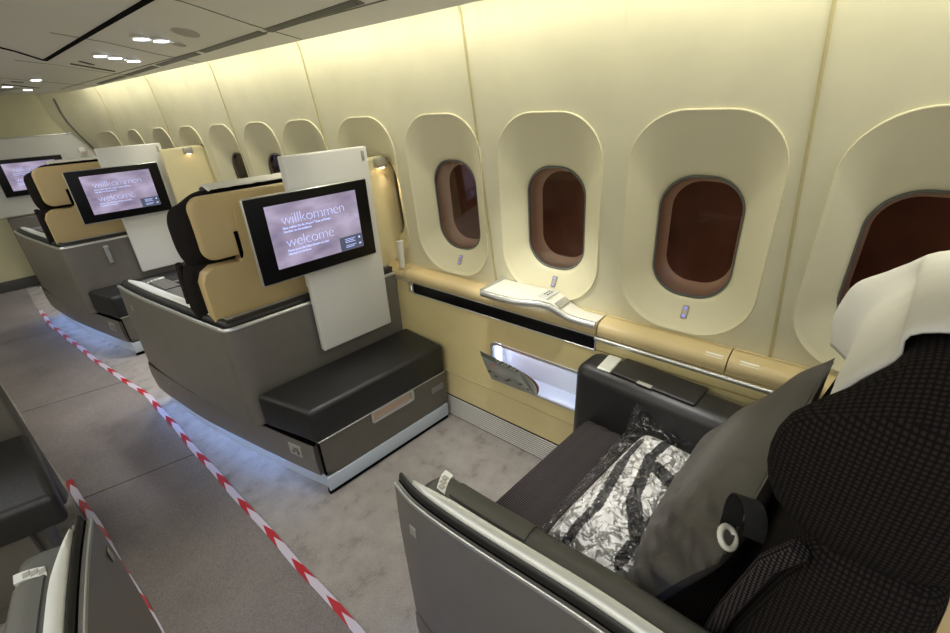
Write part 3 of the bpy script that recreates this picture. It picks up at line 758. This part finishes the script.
# ottoman with drawer (row two coordinates)
def make_ottoman():
    r_ = root('ottoman', (.86, 1.5, 0), 'black leather ottoman over a taupe drawer below the large monitor', 'ottoman')
    # cushion with slanted aisle end
    P = [(.522, 1.492), (1.232, 1.492), (1.232, 1.79), (.425, 1.79)]
    b = MB(); b.prism(P, .285, .450)
    bm = b.bm; bmesh.ops.bevel(bm, geom=bm.edges[:], offset=.024, segments=5, profile=.5, affect='EDGES')
    b.build('cushion', M['leather'], r_, 60)
    b = MB(); b.prism([(.535, 1.505), (1.228, 1.505), (1.228, 1.79), (.46, 1.79)], .095, .285); b.build('drawer_box', M['taupe2'], r_)
    hl = rr(.225, .05, .012, 5)
    b = MB(); 
    A = [(.90 + x, .268 + y) for x, y in hl]; Bq = rect_match(A, .53, 1.225, .105, .298)
    b.loft([[(x, 1.503, y) for x, y in A], [(x, 1.489, y) for x, y in A], [(x, 1.489, y) for x, y in Bq], [(x, 1.503, y) for x, y in Bq]])
    dr = b.build('drawer', M['taupe2'], r_)
    b = MB(); L = [[(.90 + x * k, yy_, .268 + y * k2) for x, y in hl] for k, k2, yy_ in ((1.07, 1.28, 1.4885), (1.07, 1.28, 1.4860), (.97, .88, 1.4860), (.95, .84, 1.4995))]
    b.loft(L); b.build('handle_frame', M['silver'], dr)
    b = MB(); b.box((.90, 1.5015, .268), (.222, .003, .048)); b.build('handle_recess', M['peach'], dr)
    b = MB(); b.box((.875, 1.487, .2985), (.70, .005, .004), .001); b.build('trim_line', M['silver'], dr)
    b = MB(); b.box((1.165, 1.4885, .225), (.09, .003, .042), .001); lp = b.build('label_plate', M['pad'], dr)
    b = MB()
    for k in range(4): b.box((1.165, 1.4865, .239 - .009 * k), (.078, .001, .0035))
    b.build('print', M['plate'], lp)
    b = MB(); b.box((.875, 1.4935, .062), (.70, .012, .076), .003); b.build('kick_plate', M['kick'], r_)
    b = MB(); b.box((.875, 1.505, .012), (.70, .02, .022)); b.box((.527, 1.497, .20), (.008, .012, .17)); b.build('base', M['black'], r_)
    return r_
ott2 = make_ottoman()

# white monitor panel
def make_panel():
    r_ = root('media_column', (1.0, 1.80, .455), 'tall white panel carrying the large monitor above the black ottoman', 'panel')
    b = MB(); b.box((.943, 1.782, .945), (.375, .034, .85), .007); b.build('panel_front', M['white'], r_)
    b = MB(); b.box((.955, 1.835, 1.085), (.345, .072, .555), .004); b.build('panel_back', M['whitep'], r_)
    b = MB(); b.box((1.105, 1.764, 1.335), (.013, .008, .04), .003); b.build('clip', M['plate'], r_)
    return r_
panel2 = make_panel()
def make_monitor(name, label):
    r_ = root(name, (.845, 1.79, .9), label, 'monitor')
    X0, X1, Z0, Z1 = .555, 1.075, .914, 1.25; Y = 1.714
    b = MB(); b.box(((X0 + X1) / 2, Y + .018, (Z0 + Z1) / 2), (X1 - X0, .024, Z1 - Z0), .008); b.build('housing', M['silver'], r_)
    b = MB(); b.box(((X0 + X1) / 2, Y + .004, (Z0 + Z1) / 2 + .002), (X1 - X0 - .008, .008, Z1 - Z0 - .010), .003); b.build('bezel', M['bezelblack'], r_)
    b = MB(); b.box((.818, Y - .0005, 1.091), (.385, .002, .242)); scn = b.build('screen', M['screen'], r_)
    b = MB(); b.box((.93, Y + .038, 1.06), (.14, .04, .12), .01); b.build('mount', M['silver'], r_)
    text_mesh('lettering', 'willkommen', .060, M['glyph'], scn, (.676, Y - .002, 1.134), -.0017)
    text_mesh('lettering', 'welcome', .061, M['glyph'], scn, (.676, Y - .002, 1.046), -.0017)
    text_mesh('lettering', 'Bitte wählen Sie die Airport Taste auf Ihrem', .0125, M['glyph'], scn, (.676, Y - .002, 1.117), 0)
    text_mesh('lettering', 'Handset um fortzufahren', .0125, M['glyph'], scn, (.676, Y - .002, 1.103), 0)
    text_mesh('lettering', 'Please press the Select Button on your', .0125, M['glyph'], scn, (.676, Y - .002, 1.029), 0)
    text_mesh('lettering', 'Handset to continue', .0125, M['glyph'], scn, (.676, Y - .002, 1.015), 0)
    b = MB(); b.box((.955, Y - .002, 1.000), (.108, .001, .058)); cd = b.build('info_card', M['card'], scn)
    b = MB()
    for z_, w_ in ((1.018, .05), (1.011, .042), (1.004, .048), (.990, .05), (.983, .04)): b.box((.925 + w_ / 2, Y - .003, z_), (w_, .0006, .002))
    b.box((.995, Y - .003, 1.015), (.008, .0006, .008)); b.box((.995, Y - .003, .988), (.01, .0006, .006)); b.build('card_print', M['glyph'], cd)
    return r_
mon2 = make_monitor('monitor', 'large monitor with willkommen screen on the white panel over the black ottoman')

# beige privacy partition with reading lamp by the wall
def make_partition():
    r_ = root('partition', (1.3, 1.95, .1), 'cream upright partition with reading lamp between large monitor panel and wall', 'partition')
    P = [(1.10, .45), (1.29, .45), (1.29, .775), (1.425, .79)] + [(1.43 - .04 * (k / 8) ** 2, .79 + .42 * k / 8) for k in range(1, 9)] + [(1.393, 1.26), (1.385, 1.285), (1.37, 1.30), (1.345, 1.306), (1.10, 1.298)]
    b = MB(); b.loft([[(x, y, z) for x, z in P] for y in (1.89, 1.935)], cap0=True, cap1=True)
    bmesh.ops.bevel(b.bm, geom=[e for e in b.bm.edges if len(e.link_faces) == 2 and abs(e.verts[0].co.y - e.verts[1].co.y) < .001], offset=.008, segments=3, affect='EDGES')
    b.build('board', M['cream'], r_, 60)
    b = MB(); b.tube([(1.43 - .04 * (k / 8) ** 2 + .012, 1.925, .80 + .42 * k / 8) for k in range(9)] + [(1.395, 1.925, 1.27), (1.37, 1.925, 1.30)], .014); b.build('edge_seal', M['text'], r_)
    b = MB(); b.box((1.245, 1.86, .42), (.09, .04, .64), .004); b.build('post', M['taupe2'], r_)
    return r_
part2 = make_partition()
def make_lamp():
    r_ = root('reading_lamp', (1.262, 1.87, 1.24), 'small square silver reading lamp on cream partition beside the large monitor', 'reading lamp')
    b = MB(); b.box((1.262, 1.872, 1.280), (.055, .036, .042), .004); b.build('housing', M['plate'], r_)
    b = MB(); b.box((1.262, 1.868, 1.258), (.022, .022, .005), .002); b.build('bulb', M['lampwarm'], r_)
    return r_
lamp2 = make_lamp()
spot('reading_beam', (1.262, 1.86, 1.25), (1.39, 1.50, .78), 1.7, (1, .68, .36), 42, .15, .004)
spot('reading_beam', (1.262, 1.866, 1.25), (1.35, 1.885, .8), .35, (1, .8, .6), 70, .8, .01)

# ------------------------------------------------------------------ the seat (row two coordinates, centre x .70)
def head_section(kx, grow=0, cap=False):   # grow pushes the outline outward
    """(y, z) outline of the headrest at relative position kx in -1..1"""
    P = [(.06, 1.09), (.052, 1.03), (.02, .985), (-.04, .965), (-.10, .965), (-.16, .99), (-.195, 1.06), (-.20, 1.15), (-.185, 1.22), (-.15, 1.25), (-.09, 1.26), (-.04, 1.242), (.02, 1.205), (.05, 1.15)]
    e = abs(kx); rnd = math.sqrt(max(0.02, 1 - max(0, (e - .86) / .14) ** 2)) if e > .86 else 1
    fr = .06 * (1 - smooth((e - .5) / .38))      # the middle is hollowed
    cyy, czz = -.07, 1.115; out = []; rnd *= 1.03
    for y, z in P:
        yy = y - (fr if y > -.02 else 0)
        if z > 1.2: z -= .04 * smooth((e - .6) / .3)
        out.append((cyy + (yy - cyy) * rnd * (1 + grow), czz + (z - czz) * lerp(.8, 1, rnd) * rnd ** .3 * (1 + grow)))
    return out
def make_seat():
    cx_, cy_ = .70, 2.13        # near seat origin y=0 corresponds to 2.13 here
    r_ = root('airplane_seat', (cx_, cy_ + .25, 0), 'dark fabric first row seat with beige back shell, middle of three', 'seat')
    def T(x, y, z): return (cx_ + x, cy_ + y, z)
    # headrest
    b = MB(); L = []
    K = [-1, -.985, -.96, -.92, -.86, -.8, -.72, -.64, -.56, -.45, -.25, 0, .25, .45, .56, .64, .72, .8, .86, .92, .96, .985, 1]
    for k in K: L.append([T(.316 * k, y, z) for y, z in head_section(k)])
    b.loft(L, cap0=True, cap1=True); hd = b.build('headrest', M['fabrich'], r_, 80, 1)
    # white cover draped over the middle
    # backrest
    b = MB(); L = []
    for z, y0, y1, hw in ((.40, .06, -.10, .31), (.52, .075, -.12, .325), (.66, .06, -.14, .335), (.80, .035, -.16, .335), (.92, .010, -.175, .33), (.975, -.005, -.175, .318), (.995, -.03, -.16, .29), (1.0, -.06, -.13, .2)):
        L.append([T(x, lerp(y1, y0, .5) + y, z) for x, y in supe(hw * 2, y0 - y1, 5, 40)])
    b.loft(L, cap0=True, cap1=True); bk = b.build('backrest', M['fabrich'], r_, 80, 1)
    for sx in (-1, 1):
        b = MB(); b.tube([T(sx * .318, y, z) for y, z in ((.062, .48), (.06, .62), (.04, .78), (.012, .92), (-.015, .975))], .014, 10); b.build('bolster', M['fabric'], bk, 60)
    # beige back shell: lower shell with a central spine, two pads behind the headrest
    b = MB(); o_ = []
    pr = [(-.302, .50), (.302, .50), (.302, .93), (.285, .965), (.225, .985), (.07, .985), (.052, 1.0), (.048, 1.02), (.048, 1.20), (.03, 1.215), (-.10, 1.215), (-.12, 1.20), (-.125, 1.02), (-.13, 1.0), (-.145, .985), (-.25, .985), (-.285, .965), (-.302, .93)]
    b.loft([[T(x * s_, y, z if z > .6 else z) for x, z in pr] for y, s_ in ((-.16, 1), (-.219, 1), (-.226, .985))], cap0=True, cap1=True); b.build('back_shell', M['beigeshell'], r_, 40)
    O = rr(.545, .245, .05, 6); xm = .003
    b = MB(); b.loft([[T(xm + x * k, y, 1.13 + z * k) for x, z in O] for y, k in ((-.17, .98), (-.207, 1), (-.216, .98), (-.219, .93))], cap0=True, cap1=True); b.build('headrest_shell', M['beigeshell'], hd, 50)
    b = MB(); b.box(T(-.132, -.221, 1.05), (.015, .004, .11), .001); b.build('shell_gap', M['black'], hd)
    # seat cushion with transverse ribs
    b = MB(); L = []
    for i in range(45):
        t = i / 44; y = lerp(.05, .665, t); e = 1 if t < .93 else math.sqrt(max(.03, 1 - ((t - .93) / .07) ** 2))
        rib = .0045 * abs(math.sin(t * PI * 11)) ** .6
        hw = .292; zt = .30 + .19 * (e if t > .93 else 1) ** .5 - .012 * smooth((.5 - t) * 2) + rib
        row = []
        for x in [-1, -.97, -.9, -.8, -.5, 0, .5, .8, .9, .97, 1]:
            row.append(T(x * hw, y, zt - .035 * max(0, (abs(x) - .8) / .2) ** 2.2))
        row += [T(hw, y, .33), T(-hw, y, .33)]
        L.append(row)
    b.loft(L, cap0=True, cap1=True); b.build('seat_cushion', M['fabric'], r_, 60)
    b = MB(); b.box(T(0, .34, .25), (.50, .56, .16), .02); b.build('seat_base', M['taupe2'], r_)
    # low right armrest
    b = MB(); b.box(T(.360, .31, .46), (.158, .83, .44), .05, 6); ar = b.build('armrest', M['padd'], r_, 60)
    b = MB(); b.box(T(.368, .455, .681), (.115, .28, .012), .0055); b.build('armrest_lid', M['padd'], ar, 60)
    b = MB(); b.box(T(.362, .625, .679), (.105, .05, .010), .0048, rot=Matrix.Rotation(.10, 3, 'Z')); b.build('handset', M['silverm'], ar)
    b = MB(); b.box(T(.314, .475, .685), (.016, .05, .006), .002); b.build('latch', M['plate'], ar)
    return r_
seat2 = make_seat()
def make_cover():
    cx_, cy_ = .70, 2.13
    r_ = root('headrest_cover', (cx_, cy_ - .07, 1.27), 'white cloth cover draped over the middle seat headrest', 'headrest cover')
    b = MB(); L = []
    for i in range(37):
        k = -.53 + 1.33 * i / 36; sec = head_section(k)
        P = dense([sec[j] for j in (1, 0, 13, 12, 11, 10, 9)], 4); out = []
        for j, p in enumerate(P):
            q = Vector((p.x + .07, p.y - 1.115)).normalized()
            w_ = .011 + .003 * noise.noise(Vector((i * .4, j * .25, 3))) + (.002 if i % 36 else -.004)
            out.append((cx_ + .316 * k, cy_ + p.x + q.x * w_, p.y + q.y * w_))
        L.append(out)
    b.loft(L, closed=False); o = b.build('cloth', M['cloth'], r_, 80)
    m_ = o.modifiers.new('t', 'SOLIDIFY'); m_.thickness = .004; m_.offset = 1
    return r_
cover2 = make_cover()

# ---- copies for the front row
DX, DY = -.30, 2.16
def shell_copy():
    return clone(shell2, DX, DY, 'taupe seat shell with padded rim nearest the front bulkhead')
sh1 = shell_copy()
clone(ott2, DX, DY, 'black leather ottoman over a taupe drawer behind the middle seat, farther one on the right')
cp_ = clone(panel2, DX + .02, DY, 'tall white monitor panel standing behind the middle seat, nearer the bulkhead')
cm_ = clone(mon2, DX + .01, DY, 'willkommen monitor on the white panel between front seat and middle seat')
cp_.location.z -= .03; cm_.location.z -= .025
clone(part2, -.28, 1.955, 'cream upright partition with reading lamp close to the front row')
clone(lamp2, -.28, 1.955, 'small square reading lamp on the far cream partition')
clone(seat2, DX, DY, 'dark seat with beige back shell nearest the bulkhead')
clone(cover2, DX, DY, 'white cloth cover on the front row seat headrest')
cb_ = clone(mon2, DX * 2, DY * 2 + .11, 'willkommen monitor mounted on the white front bulkhead'); cb_.location.z -= .05
hk = root('coat_hook', (.33, 3.97, .66), 'silver vertical hook on the back of the front row seat shell', 'hook')
b = MB(); b.box((.33, 3.958, .66), (.025, .016, .13), .006); b.box((.33, 3.945, .715), (.03, .02, .015), .004); b.build('bar', M['silver'], hk)

# ---- near row: same seat, its console, no rear part in view
seatN = clone(seat2, .20, -2.13, 'large dark checked fabric seat at bottom right with pillow on it')
clone(cover2, .20, -2.13, 'white cloth cover on the near seat headrest at right edge')
trN = lambda p: (p[0] + .157, p[1] - 2.13, p[2])
shN = make_shell('seat_shell', (.65, .0, 0), 'grey seat shell with wide silver armrest strip in the foreground centre', trN, rear=False, path=TOPN)

# ---- left side of the aisle
def trL(p): return (-p[0], p[1] - 1.71, p[2])      # mirrored across the aisle
shL = make_shell('seat_shell', (-.4, .6, 0), 'grey armrest console with silver strip at bottom left corner', trL, rear=False, path=TOPL)
OL = root('ottoman', (-.6, 2.0, 0), 'black leather ottoman cut by the left edge of the picture', 'ottoman', rz=0)
rt = Matrix.Translation((-.235, 1.73, 0)) @ Matrix.Rotation(math.radians(-10), 4, 'Z')
b = MB(rt); b.prism([(0, 0), (-.13, .49), (-.8, .49), (-.8, 0)], .33, .455); bmesh.ops.bevel(b.bm, geom=b.bm.edges[:], offset=.024, segments=5, profile=.5, affect='EDGES'); b.build('cushion', M['leather'], OL, 60)
b = MB(rt); b.box((-.47, .05, .20), (.70, .03, .24), .004); b.build('drawer', M['taupe2'], OL)
b = MB(rt); b.box((-.47, .033, .325), (.70, .008, .006), .001); b.build('trim_line', M['silver'], OL)
b = MB(rt); b.box((-.47, .07, .05), (.70, .03, .09), .004); b.build('kick_plate', M['taupe2'], OL)
SLf = root('seat_shell', (-.5, 2.4, 0), 'dark taupe seat shell behind the black ottoman at left edge', 'seat shell')
b = MB(rt); b.box((-.54, .56, .40), (.78, .07, .72), .012); b.build('rear_panel', M['taupe2'], SLf)
b = MB(rt); b.prism([(-.10, .07), (-.21, .51), (-.25, .51), (-.14, .07)], .02, .325); b.build('fascia', M['taupe2'], SLf)
b = MB(rt); b.box((-.54, .56, .768), (.78, .07, .02), .008); b.build('top_pad', M['padd'], SLf)

# ------------------------------------------------------------------ pillow and wrapped blanket on the near seat
def quadp(c, u, v):
    return (c[0].lerp(c[1], u)).lerp(c[3].lerp(c[2], u), v)
def make_pillow():
    r_ = root('pillow', (.9, .2, .6), 'grey pillow in a fabric cover leaning on the near seat backrest', 'pillow')
    C = [Vector(p) for p in ((.565, .20, .56), (1.165, .255, .59), (1.285, .045, .925), (.585, .07, .86))]
    nu, nv = 56, 44
    nrm = (C[1] - C[0]).cross(C[3] - C[0]).normalized()
    if nrm.y < 0: nrm = -nrm
    front, back = [], []
    def prof(u, v):
        a = max(0, 1 - abs(2 * u - 1) ** 2.6); c = max(0, 1 - abs(2 * v - 1) ** 2.6); return (a * c) ** .55
    for i in range(nu + 1):
        f, k = [], []
        for j in range(nv + 1):
            u, v = i / nu, j / nv; T_ = prof(u, v)
            pull = .035 * (1 - T_) if 0 < u < 1 and 0 < v < 1 else .0
            edge = .045 * (math.sin(PI * u) * (1 if v in (0, 1) else 0)); 
            uu = .5 + (u - .5) * (1 - .07 * math.sin(PI * v)); vv = .5 + (v - .5) * (1 - .09 * math.sin(PI * u))
            p = quadp(C, uu, vv)
            fold = .012 * noise.noise(Vector((u * 5, v * 4, 2))) + .016 * max(0, .45 - u) * noise.noise(Vector((u * 16 + v * 6, v * 9 - u * 5, 7))) * 3.2
            w_ = min(1, T_ * 3)
            f.append(p + nrm * (.07 * T_ + fold * w_)); k.append(p - nrm * (.06 * T_))
        front.append(f); back.append(k)
    b = MB(); b.loft(front, closed=False); b.loft(back, closed=False)
    bmesh.ops.recalc_face_normals(b.bm, faces=b.bm.faces[:])
    b.build('cover', M['pillow'], r_, 80)
    b = MB(); pts = [quadp(C, .5 + (t - .5) * .93, .5 + .5 * .995) - nrm * .0 for t in [k / 20 for k in range(21)]]
    b.tube(pts, .003, 6); b.build('seam', M['text'], r_)
    b = MB(); L = []
    c0 = Vector((.655, .062, .905))
    for k in range(15):
        a = lerp(-.4, PI + .2, k / 14); p = c0 + Vector((.032 * math.cos(a) * .6, .02 * math.cos(a), .045 * math.sin(a) - (.04 if k in (0,) else 0)))
        L.append([p + Vector((0, -.016, .003)), p + Vector((-.004, .014, 0)), p + Vector((-.006, .014, -.001)), p + Vector((-.003, -.016, .001))])
    b.loft(L, cap0=True, cap1=True); b.build('strap', M['strap'], r_, 60)
    b = MB(); b.tube([c0 + Vector((-.02 + .02 * math.cos(t), .012 + .012 * math.sin(t), -.035 + .01 * math.sin(t))) for t in [2 * PI * k / 16 for k in range(16)]], .005, 8, True); b.build('ring', M['whitep'], r_, 60)
    return r_
make_pillow()
def seg_d(p, a, b_):
    ab = b_ - a; t = max(0, min(1, (p - a).dot(ab) / ab.length_squared)); return (p - a - ab * t).length
def make_blanket():
    r_ = root('wrapped_blanket', (.9, .4, .5), 'folded white blanket with dark bands sealed in a clear crinkled bag', 'blanket')
    C = [Vector(p) for p in ((.655, .235, .505), (1.17, .22, .51), (1.17, .435, .515), (.665, .455, .505))]
    strokes = [((.0, .74), (.25, .70), .045), ((.25, .7), (.62, .86), .05), ((.2, .1), (.42, .45), .05), ((.42, .45), (.75, .62), .055), ((.75, .62), (1.0, .60), .05), ((.62, .05), (.70, .5), .04),
               ((.1, .16), (.5, .12), .05), ((.62, .86), (.85, .9), .04)]
    nu, nv = 110, 64; bm = bmesh.new(); Lc = bm.loops.layers.float_color.new('print'); G = []
    for i in range(nu + 1):
        row = []
        for j in range(nv + 1):
            u, v = i / nu, j / nv; a = max(0, 1 - abs(2 * u - 1) ** 5); c = max(0, 1 - abs(2 * v - 1) ** 4)
            h = .062 * (a * c) ** .35 + .006 * noise.noise(Vector((u * 5, v * 4, 0))) * (a * c)
            row.append(bm.verts.new(quadp(C, u, v) + Vector((0, 0, h))))
        G.append(row)
    for i in range(nu):
        for j in range(nv):
            f = bm.faces.new((G[i][j], G[i + 1][j], G[i + 1][j + 1], G[i][j + 1])); f.smooth = True
            p = Vector(((i + .5) / nu, (j + .5) / nv)); d_ = min(seg_d(p, Vector(a), Vector(c)) - w_ * 1.2 for a, c, w_ in strokes)
            col = (.045, .043, .045, 1) if d_ < 0 else (.74, .73, .71, 1)
            for lp in f.loops: lp[Lc] = col
    lo = [G[0][0], G[nu][0], G[nu][nv], G[0][nv]]
    wl = WORLD[r_.name]; bm.transform(Matrix.Translation(-wl[0]))
    me = bpy.data.meshes.new('blanket'); bm.to_mesh(me); bm.free(); me.materials.append(M['print'])
    o = bpy.data.objects.new('blanket', me); COL.objects.link(o); o.parent = r_
    o.modifiers.new('t', 'SOLIDIFY').thickness = .004
    # film
    C2 = [Vector(p) for p in ((.625, .20, .50), (1.19, .19, .505), (1.20, .47, .545), (.64, .475, .50))]
    L = []
    for i in range(61):
        row = []
        for j in range(41):
            u, v = i / 60, j / 40; a = max(0, 1 - abs(2 * u - 1) ** 4); c = max(0, 1 - abs(2 * v - 1) ** 3)
            h = .083 * (a * c) ** .4
            cr = .012 * noise.noise(Vector((u * 14, v * 9, 5))) + .006 * noise.noise(Vector((u * 34, v * 24, 9)))
            p = quadp(C2, u, v) + Vector((0, 0, .004 + h + cr * min(1, .25 + a * c)))
            k = smooth(1 - math.hypot(1 - u, (1 - v) * .7) / .2); p += Vector((.03, .03, .075)) * k
            row.append(p)
        L.append(row)
    b = MB(); b.loft(L, closed=False); b.build('clear_bag', M['film'], r_, 180)
    return r_
make_blanket()
